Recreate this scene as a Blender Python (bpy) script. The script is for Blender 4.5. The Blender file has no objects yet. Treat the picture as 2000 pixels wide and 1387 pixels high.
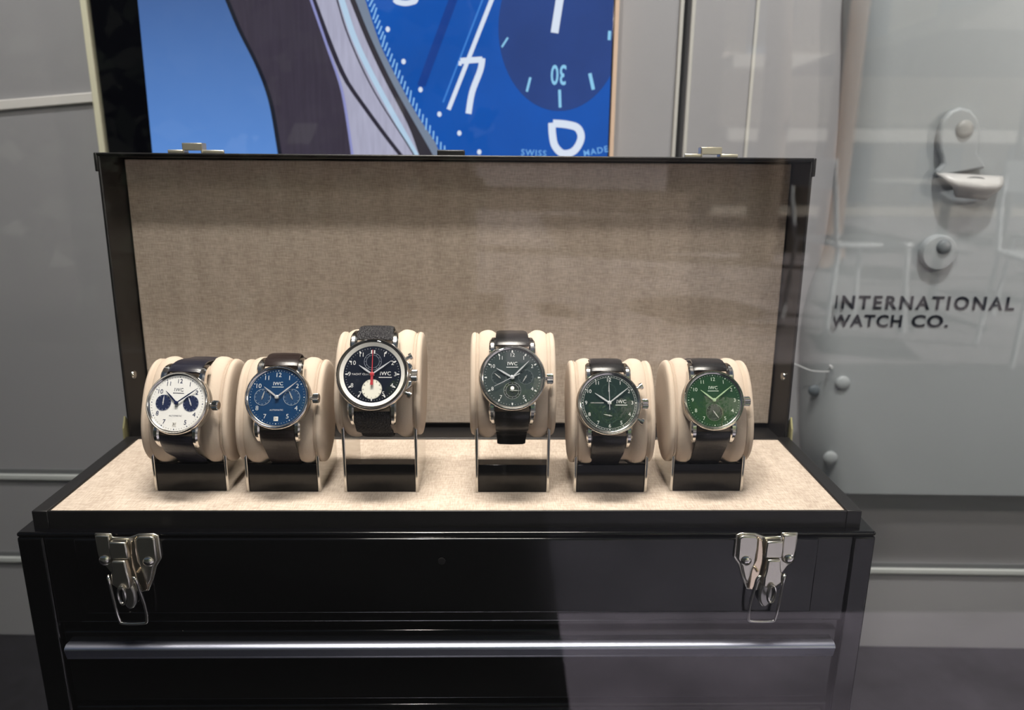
import bpy, bmesh, math, random
from mathutils import Vector, Matrix
random.seed(7)
PI = math.pi
C = bpy.context.scene.collection
sc = bpy.context.scene

# ---------------------------------------------------------------- camera, world, lights
cam_d = bpy.data.cameras.new('camera'); cam = bpy.data.objects.new('camera', cam_d); C.objects.link(cam)
cam_d.sensor_fit = 'HORIZONTAL'; cam_d.sensor_width = 36.0; cam_d.lens = 36.0*1495/2000
cam_d.clip_start = 0.01; cam_d.clip_end = 200
_p, _y, _r = .2664, .0189, .0081
_f = Vector((math.sin(_y)*math.cos(_p), math.cos(_y)*math.cos(_p), -math.sin(_p)))
_rt = Vector((math.cos(_y), -math.sin(_y), 0)); _up = _rt.cross(_f)
_R = _rt*math.cos(_r) + _up*math.sin(_r); _U = -_rt*math.sin(_r) + _up*math.cos(_r)
cam.matrix_world = Matrix(((_R.x, _U.x, -_f.x, .0277), (_R.y, _U.y, -_f.y, -.4087), (_R.z, _U.z, -_f.z, .2203), (0, 0, 0, 1)))
cam_d.dof.use_dof = True; cam_d.dof.focus_distance = .445; cam_d.dof.aperture_fstop = 8.5
sc.camera = cam
sc.view_settings.view_transform = 'Standard'; sc.view_settings.look = 'None'
sc.view_settings.exposure = 0.0; sc.view_settings.gamma = 1.0; sc.view_settings.use_curve_mapping = False

w = bpy.data.worlds.new('sky'); sc.world = w; w.use_nodes = True
nt = w.node_tree; nt.nodes.clear()
out = nt.nodes.new('ShaderNodeOutputWorld'); bg = nt.nodes.new('ShaderNodeBackground')
sky = nt.nodes.new('ShaderNodeTexSky'); sky.sky_type = 'PREETHAM'; sky.turbidity = 3.0
sky.sun_direction = Vector((.8, .30, .52)).normalized()
hs = nt.nodes.new('ShaderNodeHueSaturation'); hs.inputs['Saturation'].default_value = .8
nt.links.new(sky.outputs[0], hs.inputs['Color']); nt.links.new(hs.outputs[0], bg.inputs[0])
bg.inputs[1].default_value = .22
nt.links.new(bg.outputs[0], out.inputs[0])

def lamp(name, kind, loc, energy, color, rot=(0, 0, 0), **k):
    d = bpy.data.lights.new(name, kind); d.energy = energy; d.color = color
    for a, b in k.items(): setattr(d, a, b)
    o = bpy.data.objects.new(name, d); o.location = loc; o.rotation_euler = rot; C.objects.link(o); return o
def aim(o, tgt):
    o.rotation_euler = (Vector(tgt)-Vector(o.location)).to_track_quat('-Z', 'Y').to_euler()
sun = lamp('sun', 'SUN', (4, 2, 6), 19.0, (1, .95, .86), angle=.01)
aim(sun, (4-.8, 2-.3, 6-.52))
k1 = lamp('side_lamp', 'AREA', (1.15, -.27, .50), 2.6, (1, .86, .75), shape='DISK', size=.06); aim(k1, (0, .10, .03))
k3 = lamp('header_lamp', 'AREA', (-.10, -.25, .82), 3.0, (1, .91, .84), shape='DISK', size=.07); aim(k3, (0, .06, .03))
k2 = lamp('ceiling_lamp', 'AREA', (0, -.02, 1.0), 2.5, (1, .91, .82), shape='RECTANGLE', size=.5, size_y=.12, spread=math.radians(60)); aim(k2, (0, .04, 0))
for _x, _e in ((-.55, 25), (.42, 36), (.95, 34)):
    k4 = lamp('wall_washer', 'SPOT', (_x, -.08, 1.15), _e, (1, .965, .93), spot_size=math.radians(62), spot_blend=.75, shadow_soft_size=.03); aim(k4, (_x, .42, .52))

# ---------------------------------------------------------------- materials
def srgb(c):
    return tuple(((v/255)/12.92 if v/255 <= .04045 else ((v/255+.055)/1.055)**2.4) for v in c)
MATS = {}
def mat(name, col, rough=.5, metal=0., coat=0., emit=0., spec=.5, noise=None, bump=None):
    """noise=(scale, amount, (sx,sy,sz)) multiplies colour; bump=(kind, scale, strength, (sx,sy,sz))"""
    if name in MATS: return MATS[name]
    m = bpy.data.materials.new(name); m.use_nodes = True; t = m.node_tree; b = t.nodes['Principled BSDF']
    c = srgb(col)+(1,)
    b.inputs['Base Color'].default_value = c; b.inputs['Roughness'].default_value = rough
    b.inputs['Metallic'].default_value = metal; b.inputs['Coat Weight'].default_value = coat
    b.inputs['Specular IOR Level'].default_value = spec
    if emit:
        b.inputs['Emission Color'].default_value = c; b.inputs['Emission Strength'].default_value = emit
        b.inputs['Base Color'].default_value = (0.01, 0.01, 0.01, 1)
    def tex(kind, s, sc3):
        tc = t.nodes.new('ShaderNodeTexCoord'); mp = t.nodes.new('ShaderNodeMapping'); mp.inputs['Scale'].default_value = sc3
        t.links.new(tc.outputs['Object'], mp.inputs[0])
        if kind == 'noise':
            n = t.nodes.new('ShaderNodeTexNoise'); n.inputs['Scale'].default_value = s; n.inputs['Detail'].default_value = 4; o = n.outputs['Fac']
        elif kind == 'voronoi':
            n = t.nodes.new('ShaderNodeTexVoronoi'); n.inputs['Scale'].default_value = s; o = n.outputs['Distance']
        elif kind == 'brick':
            n = t.nodes.new('ShaderNodeTexBrick'); n.inputs['Scale'].default_value = s; n.inputs['Mortar Size'].default_value = .05
            n.inputs['Color1'].default_value = (1, 1, 1, 1); n.inputs['Color2'].default_value = (.85, .85, .85, 1); n.inputs['Mortar'].default_value = (0, 0, 0, 1)
            o = n.outputs['Color']
        else:
            n = t.nodes.new('ShaderNodeTexWave'); n.inputs['Scale'].default_value = s; n.bands_direction = kind; o = n.outputs['Fac']
        t.links.new(mp.outputs[0], n.inputs[0]); return o
    if noise:
        s, am, s3 = noise; o = tex('noise', s, s3)
        mr = t.nodes.new('ShaderNodeMapRange'); mr.inputs[1].default_value = .3; mr.inputs[2].default_value = .7
        mr.inputs[3].default_value = 1-am; mr.inputs[4].default_value = 1+am; t.links.new(o, mr.inputs[0])
        mx = t.nodes.new('ShaderNodeVectorMath'); mx.operation = 'SCALE'; mx.inputs[0].default_value = c[:3]
        t.links.new(mr.outputs[0], mx.inputs['Scale'])
        t.links.new(mx.outputs[0], b.inputs['Emission Color' if emit else 'Base Color'])
    if bump:
        kd, s, st, s3 = bump; o = tex(kd, s, s3); bp = t.nodes.new('ShaderNodeBump'); bp.inputs['Strength'].default_value = st; bp.inputs['Distance'].default_value = .001
        t.links.new(o, bp.inputs['Height']); t.links.new(bp.outputs[0], b.inputs['Normal'])
    MATS[name] = m; return m

def glass_mat(name, tint=(1, 1, 1), base=.07):
    m = bpy.data.materials.new(name); m.use_nodes = True; t = m.node_tree; t.nodes.clear()
    o = t.nodes.new('ShaderNodeOutputMaterial'); tr = t.nodes.new('ShaderNodeBsdfTransparent'); g = t.nodes.new('ShaderNodeBsdfGlossy')
    g.inputs['Roughness'].default_value = 0.0; tr.inputs[0].default_value = tint+(1,)
    lw = t.nodes.new('ShaderNodeLayerWeight'); lw.inputs[0].default_value = .5
    pw = t.nodes.new('ShaderNodeMath'); pw.operation = 'POWER'; pw.inputs[1].default_value = 5; t.links.new(lw.outputs['Facing'], pw.inputs[0])
    ma = t.nodes.new('ShaderNodeMath'); ma.operation = 'MULTIPLY_ADD'; ma.inputs[1].default_value = .8; ma.inputs[2].default_value = base; t.links.new(pw.outputs[0], ma.inputs[0])
    ge = t.nodes.new('ShaderNodeNewGeometry'); inv = t.nodes.new('ShaderNodeMath'); inv.operation = 'SUBTRACT'; inv.inputs[0].default_value = 1; t.links.new(ge.outputs['Backfacing'], inv.inputs[1])
    ml = t.nodes.new('ShaderNodeMath'); ml.operation = 'MULTIPLY'; t.links.new(ma.outputs[0], ml.inputs[0]); t.links.new(inv.outputs[0], ml.inputs[1])
    mx = t.nodes.new('ShaderNodeMixShader'); t.links.new(ml.outputs[0], mx.inputs[0]); t.links.new(tr.outputs[0], mx.inputs[1]); t.links.new(g.outputs[0], mx.inputs[2])
    t.links.new(mx.outputs[0], o.inputs[0]); MATS[name] = m; return m

def weave_mat(name, col, dark):
    """linen-like weave: crossing threads plus long irregular slubs"""
    m = bpy.data.materials.new(name); m.use_nodes = True; t = m.node_tree; b = t.nodes['Principled BSDF']
    b.inputs['Roughness'].default_value = .85; b.inputs['Specular IOR Level'].default_value = .2
    tc = t.nodes.new('ShaderNodeTexCoord')
    def nz(scale3, s):
        mp = t.nodes.new('ShaderNodeMapping'); mp.inputs['Scale'].default_value = scale3; t.links.new(tc.outputs['Object'], mp.inputs[0])
        n = t.nodes.new('ShaderNodeTexNoise'); n.inputs['Scale'].default_value = s; n.inputs['Detail'].default_value = 3; t.links.new(mp.outputs[0], n.inputs[0]); return n.outputs['Fac']
    a = nz((1, .12, .12), 1500); c2 = nz((.10, 1, 1), 1500); d = nz((1, .30, .15), 90)
    ad = t.nodes.new('ShaderNodeMath'); ad.operation = 'ADD'; t.links.new(a, ad.inputs[0]); t.links.new(c2, ad.inputs[1])
    a2 = t.nodes.new('ShaderNodeMath'); a2.operation = 'MULTIPLY_ADD'; a2.inputs[1].default_value = .5; t.links.new(d, a2.inputs[0]); t.links.new(ad.outputs[0], a2.inputs[2])
    mr = t.nodes.new('ShaderNodeMapRange'); mr.inputs[1].default_value = .95; mr.inputs[2].default_value = 1.55; t.links.new(a2.outputs[0], mr.inputs[0])
    mx = t.nodes.new('ShaderNodeMix'); mx.data_type = 'RGBA'; mx.inputs[6].default_value = srgb(dark)+(1,); mx.inputs[7].default_value = srgb(col)+(1,)
    t.links.new(mr.outputs[0], mx.inputs[0]); t.links.new(mx.outputs[2], b.inputs['Base Color'])
    bp = t.nodes.new('ShaderNodeBump'); bp.inputs['Strength'].default_value = .25; bp.inputs['Distance'].default_value = .0004
    t.links.new(ad.outputs[0], bp.inputs['Height']); t.links.new(bp.outputs[0], b.inputs['Normal'])
    MATS[name] = m; return m

# ---------------------------------------------------------------- mesh collector
class MB:
    def __init__(s): s.v = []; s.f = []
    def add(s, vs, fs):
        n = len(s.v); s.v += [tuple(v) for v in vs]; s.f += [tuple(i+n for i in f) for f in fs]; return s
    def box(s, x0, x1, y0, y1, z0, z1):
        return s.add([(x0, y0, z0), (x1, y0, z0), (x1, y1, z0), (x0, y1, z0), (x0, y0, z1), (x1, y0, z1), (x1, y1, z1), (x0, y1, z1)],
                     [(0, 3, 2, 1), (4, 5, 6, 7), (0, 1, 5, 4), (1, 2, 6, 5), (2, 3, 7, 6), (3, 0, 4, 7)])
    def lathe(s, prof, n=48, M=None, cap=True):
        """profile [(r,h)] around +Z, transformed by M"""
        M = M or Matrix(); vs = []; fs = []
        for r, h in prof:
            for i in range(n):
                a = 2*PI*i/n; vs.append(M @ Vector((r*math.cos(a), r*math.sin(a), h)))
        m = len(prof)
        for j in range(m-1):
            for i in range(n):
                k = (i+1) % n; fs.append((j*n+i, j*n+k, (j+1)*n+k, (j+1)*n+i))
        if cap:
            fs.append(tuple(reversed(range(n)))); fs.append(tuple((m-1)*n+i for i in range(n)))
        return s.add(vs, fs)
    def cyl(s, a, b, r, n=16, r2=None):
        a = Vector(a); b = Vector(b); d = b-a
        M = Matrix.Translation(a) @ d.to_track_quat('Z', 'Y').to_matrix().to_4x4()
        return s.lathe([(r, 0), (r2 if r2 is not None else r, d.length)], n, M)
    def tube(s, pts, r, n=8, closed=False, flat=None):
        """round tube; flat=(w,h,ref) makes a rectangular/elliptic section"""
        P = [Vector(p) for p in pts]; m = len(P); vs = []; fs = []; up = None
        for i in range(m):
            if closed: t = P[(i+1) % m]-P[(i-1) % m]
            else: t = P[min(i+1, m-1)]-P[max(i-1, 0)]
            t.normalize()
            if up is None:
                up = Vector((0, 0, 1)) if abs(t.z) < .9 else Vector((1, 0, 0))
            up = (up-t*up.dot(t)).normalized(); sd = t.cross(up)
            rr = r[i] if isinstance(r, (list, tuple)) else r
            for k in range(n):
                a = 2*PI*k/n; vs.append(P[i]+up*math.sin(a)*rr+sd*math.cos(a)*rr)
        for i in range(m if closed else m-1):
            j = (i+1) % m
            for k in range(n):
                l = (k+1) % n; fs.append((i*n+k, i*n+l, j*n+l, j*n+k))
        if not closed:
            fs.append(tuple(reversed(range(n)))); fs.append(tuple((m-1)*n+k for k in range(n)))
        return s.add(vs, fs)
    def prism(s, poly, h0, h1, M=None):
        """polygon in XY extruded z h0..h1"""
        M = M or Matrix(); n = len(poly)
        ar = sum(poly[i][0]*poly[(i+1) % n][1]-poly[(i+1) % n][0]*poly[i][1] for i in range(n))
        if ar < 0: poly = list(reversed(poly))
        vs = [M @ Vector((x, y, h0)) for x, y in poly]+[M @ Vector((x, y, h1)) for x, y in poly]
        fs = [tuple(reversed(range(n))), tuple(range(n, 2*n))]+[(i, (i+1) % n, n+(i+1) % n, n+i) for i in range(n)]
        return s.add(vs, fs)
    def build(s, name, m, parent=None, smooth=False, bevel=0., seg=2, M=None, ang=40, sub=0):
        me = bpy.data.meshes.new(name); me.from_pydata(s.v, [], s.f); me.materials.append(m)
        bm = bmesh.new(); bm.from_mesh(me); bmesh.ops.recalc_face_normals(bm, faces=bm.faces)
        if M is not None: bmesh.ops.transform(bm, matrix=M, verts=bm.verts)
        bm.to_mesh(me); bm.free()
        o = bpy.data.objects.new(name, me); C.objects.link(o)
        if parent: o.parent = parent
        if smooth or bevel:
            for p in me.polygons: p.use_smooth = True
            bm = bmesh.new(); bm.from_mesh(me)
            for e in bm.edges:
                if len(e.link_faces) == 2 and e.calc_face_angle(0) > math.radians(ang): e.smooth = False
            bm.to_mesh(me); bm.free()
        if bevel:
            b = o.modifiers.new('bevel', 'BEVEL'); b.width = bevel; b.segments = seg; b.limit_method = 'ANGLE'; b.angle_limit = math.radians(35); b.harden_normals = False
        if sub:
            q = o.modifiers.new('sub', 'SUBSURF'); q.levels = sub; q.render_levels = sub
        return o

def curvepts(pts, k=6, closed=False):
    """Catmull-Rom"""
    P = [Vector(p) for p in pts]; n = len(P); o = []
    rng = range(n) if closed else range(n-1)
    for i in rng:
        if closed: a, b, c, d = P[i-1], P[i], P[(i+1) % n], P[(i+2) % n]
        else: a, b, c, d = P[max(i-1, 0)], P[i], P[i+1], P[min(i+2, n-1)]
        for j in range(k):
            t = j/k; o.append(.5*((2*b)+(c-a)*t+(2*a-5*b+4*c-d)*t*t+(3*b-a-3*c+d)*t**3))
    if not closed: o.append(P[-1])
    return o

_txt = {}
def text_geo(s, size, bold=0., spacing=1.):
    key = (s, size, bold, spacing)
    if key in _txt: return _txt[key]
    cu = bpy.data.curves.new('t', 'FONT'); cu.body = s; cu.size = size; cu.align_x = 'CENTER'; cu.align_y = 'CENTER'
    cu.offset = bold; cu.space_character = spacing; cu.resolution_u = 3; cu.extrude = 0
    o = bpy.data.objects.new('t', cu); C.objects.link(o); dg = bpy.context.evaluated_depsgraph_get()
    me = bpy.data.meshes.new_from_object(o.evaluated_get(dg))
    r = ([tuple(v.co) for v in me.vertices], [tuple(p.vertices) for p in me.polygons])
    bpy.data.objects.remove(o); bpy.data.curves.remove(cu); bpy.data.meshes.remove(me)
    _txt[key] = r; return r
def put_text(mb, s, size, M, bold=0., spacing=1.):
    v, f = text_geo(s, size, bold, spacing)
    return mb.add([M @ Vector(p) for p in v], f)

def empty(name, loc=(0, 0, 0), rot=(0, 0, 0), parent=None):
    o = bpy.data.objects.new(name, None); o.empty_display_size = .02; o.location = loc; o.rotation_euler = rot; C.objects.link(o)
    if parent: o.parent = parent
    return o
def tag(o, label=None, cat=None, group=None, kind=None):
    if label: o['label'] = label
    if cat: o['category'] = cat
    if group: o['group'] = group
    if kind: o['kind'] = kind
    return o
def struct(o, label=None): o['kind'] = 'structure'; return tag(o, label)
T = Matrix.Translation
def RX(a): return Matrix.Rotation(a, 4, 'X')
def RY(a): return Matrix.Rotation(a, 4, 'Y')
def RZ(a): return Matrix.Rotation(a, 4, 'Z')

M_black = mat('black_gloss_paint', (6, 6, 8), .14, coat=.15, spec=.35)
M_blackin = mat('black_satin_paint', (20, 19, 20), .42)
M_chrome = mat('chrome', (205, 203, 198), .13, 1.)
M_steel = mat('polished_steel', (222, 218, 212), .16, 1.)
M_brush = mat('brushed_steel', (170, 168, 164), .34, 1.)
M_nickel = mat('nickel_plate', (205, 201, 190), .26, 1.)
M_linen = weave_mat('beige_linen', (208, 194, 180), (168, 153, 139))
M_suede = mat('cream_suede', (192, 176, 160), .9, noise=(40, .04, (1, 1, 1)), bump=('noise', 900, .12, (1, 1, 1)))
M_wall = mat('grey_wall_paint', (160, 159, 162), .55, noise=(6, .02, (1, 1, 1)))
M_trim = mat('pale_trim', (196, 194, 188), .5)
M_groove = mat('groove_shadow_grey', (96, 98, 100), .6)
M_floor = mat('dark_granite', (36, 35, 40), .35, noise=(60, .25, (1, 1, 1)))
M_glass = glass_mat('window_glass', (.97, .985, .98), .075)
M_crystal = glass_mat('watch_crystal', (1, 1, 1), .09)
WR = T((0, .42, 0)) @ RZ(-.028)

# measured outlines, metres in the wall's own frame (u along the wall, z up)
ART= {'strap_l': [(-0.2454, 0.3824), (-0.2355, 0.3552), (-0.2254, 0.3276), (-0.2104, 0.2946), (-0.2002, 0.2608), (-0.1946, 0.2096), (-0.1912, 0.179)], 'strap_r': [(-0.1643, 0.3829), (-0.1556, 0.3557), (-0.1408, 0.3093), (-0.1288, 0.2662), (-0.1227, 0.2102), (-0.1194, 0.1796)], 'e1': [(-0.1105, 0.3831), (-0.1018, 0.356), (-0.0898, 0.3186), (-0.08, 0.2974), (-0.0679, 0.2744), (-0.0542, 0.2501), (-0.0357, 0.2225), (-0.0312, 0.2109), (-0.0193, 0.1804)], 'e2': [(-0.1217, 0.3831), (-0.1113, 0.356), (-0.1014, 0.3302), (-0.0884, 0.3011), (-0.0751, 0.2744), (-0.0615, 0.2501), (-0.043, 0.2184), (-0.039, 0.2109), (-0.0227, 0.1804)], 'e3': [(-0.127, 0.3831), (-0.1168, 0.3559), (-0.1105, 0.3394), (-0.0992, 0.3119), (-0.086, 0.2839), (-0.074, 0.2608), (-0.0618, 0.2362), (-0.0531, 0.2108), (-0.0427, 0.1802)], 'edge': [(-0.2464, 0.3824), (-0.2365, 0.3552), (-0.2264, 0.3276), (-0.2114, 0.2946), (-0.2012, 0.2608), (-0.1956, 0.2096), (-0.1923, 0.179)], 'st1': [(-0.1616, 0.3829), (-0.1521, 0.3557), (-0.1401, 0.3211), (-0.1258, 0.2856), (-0.11, 0.2615), (-0.0879, 0.2311), (-0.0719, 0.2106), (-0.0481, 0.1802)], 'st2': [(-0.1406, 0.383), (-0.1332, 0.3558), (-0.1256, 0.3282), (-0.1111, 0.2929), (-0.0945, 0.2616), (-0.0675, 0.2197), (-0.0625, 0.2107), (-0.0458, 0.1802)], 'st3': [(-0.1632, 0.3829), (-0.1546, 0.3557), (-0.1402, 0.3103), (-0.1285, 0.2711), (-0.1212, 0.2102), (-0.1174, 0.1796)], 'st4': [(-0.1331, 0.383), (-0.1247, 0.3559), (-0.1148, 0.3236), (-0.101, 0.2929), (-0.0819, 0.2568), (-0.0597, 0.2173), (-0.0563, 0.2107), (-0.04, 0.1802)], 'hand': [(0.0288, 0.3749), (0.0209, 0.3568), (-0.0222, 0.2553)], 'shadow': [(-0.0106, 0.3747), (-0.0178, 0.3565), (-0.0505, 0.2774)], 'glow': [(0.0199, 0.3749), (0.012, 0.3567), (-0.0277, 0.2621)], 'seven': [(-0.0104, 0.2969), (-0.0099, 0.3012), (0.0119, 0.3027), (0.0098, 0.2927), (0.0016, 0.272), (-0.0022, 0.2515)], 'bighand': [(0.0899, 0.3753), (0.0869, 0.3571), (0.0826, 0.3276)], 't1': [(0.037, 0.3231), (0.031, 0.3142)], 't2': [(0.0596, 0.2864), (0.0562, 0.2729)], 't3': [(0.0888, 0.275), (0.0898, 0.258)], 't4': [(0.1184, 0.2906), (0.1225, 0.2753)], 't5': [(0.1365, 0.3298), (0.1363, 0.3214)], 'six': [(0.0819, 0.2433), (0.0826, 0.2324), (0.0855, 0.2209), (0.094, 0.2134), (0.1053, 0.2165), (0.1117, 0.2286), (0.1078, 0.2385), (0.0958, 0.2419), (0.0829, 0.2428)], 'dots': [(-0.0808, 0.3299), (-0.0662, 0.3003), (-0.05, 0.2741), (-0.0315, 0.2508), (-0.0116, 0.2326), (0.0085, 0.2143)], 'eight': [(-0.0734, 0.3571), (-0.0705, 0.3548), (-0.0636, 0.3535), (-0.0566, 0.3545), (-0.0525, 0.3572), (-0.0522, 0.37), (-0.063, 0.3753), (-0.073, 0.3698), (-0.0734, 0.3571)], 'sub_c': (0.0885, 0.3319), 'sub_e': (0.1494, 0.3322), 'sub_b': (0.0904, 0.2546), 'ticks': [[(-0.0982, 0.374), (-0.103, 0.3635)], [(-0.0968, 0.3675), (-0.1013, 0.3602)], [(-0.0954, 0.3626), (-0.0998, 0.3553)], [(-0.0939, 0.3577), (-0.0982, 0.3504)], [(-0.0925, 0.3528), (-0.0966, 0.3454)], [(-0.091, 0.3495), (-0.095, 0.3388)], [(-0.0896, 0.3429), (-0.0934, 0.3355)], [(-0.0881, 0.3379), (-0.0918, 0.3304)], [(-0.0866, 0.3329), (-0.0902, 0.3254)], [(-0.0851, 0.3279), (-0.0885, 0.3204)], [(-0.0836, 0.3245), (-0.087, 0.3137)], [(-0.0816, 0.3178), (-0.0847, 0.3102)], [(-0.0794, 0.3127), (-0.0824, 0.3052)], [(-0.0772, 0.3076), (-0.08, 0.3)], [(-0.0749, 0.3025), (-0.0776, 0.2949)], [(-0.0725, 0.2991), (-0.0751, 0.2881)], [(-0.07, 0.2923), (-0.0724, 0.2846)], [(-0.0674, 0.2871), (-0.0696, 0.2794)], [(-0.0649, 0.282), (-0.0669, 0.2742)], [(-0.0623, 0.2768), (-0.0642, 0.269)], [(-0.0594, 0.2733), (-0.0613, 0.2621)], [(-0.0566, 0.2664), (-0.0583, 0.2585)], [(-0.0538, 0.2611), (-0.0553, 0.2533)], [(-0.051, 0.2558), (-0.0523, 0.248)], [(-0.0479, 0.2506), (-0.049, 0.2427)], [(-0.0444, 0.247), (-0.0455, 0.2356)], [(-0.041, 0.24), (-0.0419, 0.232)], [(-0.0376, 0.2346), (-0.0383, 0.2266)], [(-0.0341, 0.2293), (-0.0346, 0.2213)], [(-0.0305, 0.2239), (-0.0309, 0.2159)], [(-0.0267, 0.2203), (-0.0269, 0.2087)], [(-0.0229, 0.2131), (-0.0229, 0.205)]], 'thirty': [(0.0796, 0.2798), (0.0958, 0.3)], 'swiss': [(0.0508, 0.2116), (0.0762, 0.2178)], 'made': [(0.1148, 0.2121), (0.1385, 0.2198)], 'scr': [(-0.3717, 0.3544), (-0.3271, 0.3547), (-0.3318, 0.2085), (0.1383, 0.3575), (0.1408, 0.2128)]}
WALL= {'strip': [(-0.4899, 0.2543), (-0.4881, 0.2649), (-0.3874, 0.2707), (-0.3887, 0.2606)], 'lineL': (-0.5241, -0.1632), 'lineL2': (-0.5722, -0.2686), 'lineR': (0.553, -0.1603), 'lineR2': (0.5704, -0.2716), 'floorL': (-0.5706, -0.3749), 'floorR': (0.5872, -0.3786), 'trimR': [(0.1407, 0.3612), (0.1453, 0.3612), (0.1433, 0.2126), (0.1502, 0.2126)], 'joint': [(0.2118, 0.3616), (0.2158, 0.3616), (0.2174, 0.2142), (0.2232, 0.2143)], 'joint2': [(0.2791, 0.362), (0.2882, 0.2148)], 'cowl': [(0.3668, 0.3903), (0.3733, 0.3151), (0.3786, 0.241), (0.3793, 0.1631), (0.3766, 0.111), (0.3686, 0.0836), (0.3631, 0.0524), (0.3623, 0.0235), (0.3681, -0.0358), (0.3753, -0.1036), (0.3893, -0.1624)], 'cowlbot': [(0.5602, -0.1438), (0.4178, -0.1457)], 'text': [(0.3795, 0.0723), (0.3822, 0.0724), (0.5677, 0.0742), (0.3812, 0.0581), (0.383, 0.0521), (0.3845, 0.0389), (0.5029, 0.0401), (0.4527, 0.0528)], 'ear': [(0.4619, 0.2216), (0.4601, 0.2376), (0.4619, 0.2483), (0.4682, 0.2569), (0.4772, 0.2602), (0.4872, 0.2577), (0.4953, 0.2498), (0.4994, 0.2393), (0.4996, 0.2286), (0.5004, 0.2178), (0.5115, 0.203), (0.5296, 0.195), (0.5294, 0.184), (0.5244, 0.1763), (0.5168, 0.1714), (0.5084, 0.171), (0.5007, 0.1747), (0.4906, 0.185), (0.4773, 0.1897), (0.4654, 0.1938), (0.4625, 0.1992), (0.4684, 0.2065), (0.465, 0.2149)], 'knob': [(0.4832, 0.2398), (0.4918, 0.2399)], 'slot': [(0.4965, 0.192), (0.5056, 0.192)], 'disc': [(0.4778, 0.1171), (0.4965, 0.1173)], 'knob2': [(0.4816, 0.1251), (0.489, 0.1252)], 'riv': [(0.4002, -0.0233), (0.3977, -0.1107), (0.3751, -0.0352), (0.3868, -0.0034), (0.4084, -0.0232)], 'wire': [(0.3429, -0.0021), (0.3514, -0.0049), (0.3627, -0.0082), (0.3738, -0.0092), (0.3825, -0.0091)]}

# ---------------------------------------------------------------- display window: the setting
def at_wall(o): o.matrix_world = WR; return o
FZ = -.377
wl = MB(); wl.box(-1.5, .2115, 0, .04, FZ, 1.32); at_wall(struct(wl.build('wall_back', M_wall, bevel=.001)))
wl = MB(); wl.box(.2125+.0065, 1.5, 0, .04, FZ, 1.32); at_wall(struct(wl.build('wall_back', M_wall, bevel=.001)))
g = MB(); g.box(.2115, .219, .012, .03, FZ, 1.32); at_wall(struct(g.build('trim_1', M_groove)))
g = MB(); g.box(.2075, .2115, -.0025, .0, FZ, 1.32); g.box(.219, .223, -.0025, .0, FZ, 1.32); at_wall(struct(g.build('trim_2', M_trim, bevel=.0008)))
g = MB(); g.box(.283, .2865, -.0015, .0, FZ, 1.32); at_wall(struct(g.build('trim_3', M_trim, bevel=.0005)))
for i, z in enumerate((-.160, -.269)):
    g = MB(); g.box(-1.3, 1.35, -.004, 0, z-.0035, z+.0035); at_wall(struct(g.build('trim_%d' % (4+i), mat('seam_trim', (205, 208, 206), .4), bevel=.0012)))
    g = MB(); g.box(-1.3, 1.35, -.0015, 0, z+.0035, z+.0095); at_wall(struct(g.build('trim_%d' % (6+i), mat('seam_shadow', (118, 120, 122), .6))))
g = MB(); g.prism([(-.70, .2335), (-.70, .2435), (-.3874, .2707), (-.3887, .2606)], 0, .004, M=T((0, 0, 0)) @ RX(PI/2)); at_wall(struct(g.build('trim_8', mat('white_strip', (228, 224, 220), .45), bevel=.001)))
g = MB(); g.box(-.381, -.3745, -.022, 0, FZ, .95); at_wall(struct(g.build('trim_9', mat('cream_trim', (226, 222, 196), .45), bevel=.001)))
g = MB(); g.box(-1.6, 1.6, -.30, .6, FZ-.03, FZ); struct(g.build('floor', M_floor))
g = MB(); g.box(-1.6, 1.6, -.34, .6, 1.3, 1.36); struct(g.build('ceiling', mat('ceiling_paint', (190, 188, 184), .7)))
g = MB(); g.box(-1.5, -1.46, -.30, .6, FZ, 1.3); struct(g.build('wall_left', M_wall))
g = MB(); g.box(1.46, 1.5, -.30, .6, FZ, 1.3); struct(g.build('wall_right', M_wall))
g = MB(); g.box(-1.6, 1.6, -.34, -.26, -.72, FZ); struct(g.build('wall_front', mat('dark_sill_stone', (60, 58, 56), .5)))
g = MB(); g.box(-1.5, 1.5, -.304, -.296, FZ, 1.3); struct(g.build('window_1', M_glass))
g = MB(); g.box(-1.56, -1.5, -.33, -.27, FZ, 1.3); g.box(1.5, 1.56, -.33, -.27, FZ, 1.3); struct(g.build('trim_10', mat('window_frame_metal', (50, 50, 52), .4, .6)))

# ---------------------------------------------------------------- display screen with the picture of a watch
def art(name, col, parent, mb, emit=1., **k): return mb.build(name, mat('screen_'+name, col, .45, spec=.1, emit=emit, **k), parent)
scr = empty('display_screen', (0, 0, 0)); scr.matrix_world = WR
tag(scr, 'large screen in black surround on back wall showing a blue watch dial close up', 'screen')
b = MB(); b.box(-.3725, .1410, -.020, 0, -.10, .92); b.build('housing', mat('screen_black', (7, 7, 14), .12), scr, bevel=.0015)
b = MB(); b.box(.1410, .1455, -.018, 0, -.10, .92); b.build('light_leak_strip', mat('peach_light_leak', (226, 196, 172), .45), scr, bevel=.0008)  # light leaking past the screen edge, put into the strip's peach colour
XM = lambda d: T((0, -.020-d, 0)) @ RX(PI/2)      # picture layer: (u, z) lies on the glass, stacked a hair apart
def quadstrip(mb, L, R, d):
    n = len(L); vs = [Vector((u, -.020-d, z)) for u, z in L]+[Vector((u, -.020-d, z)) for u, z in R]
    return mb.add(vs, [(i, i+1, n+i+1, n+i) for i in range(n-1)])
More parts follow.
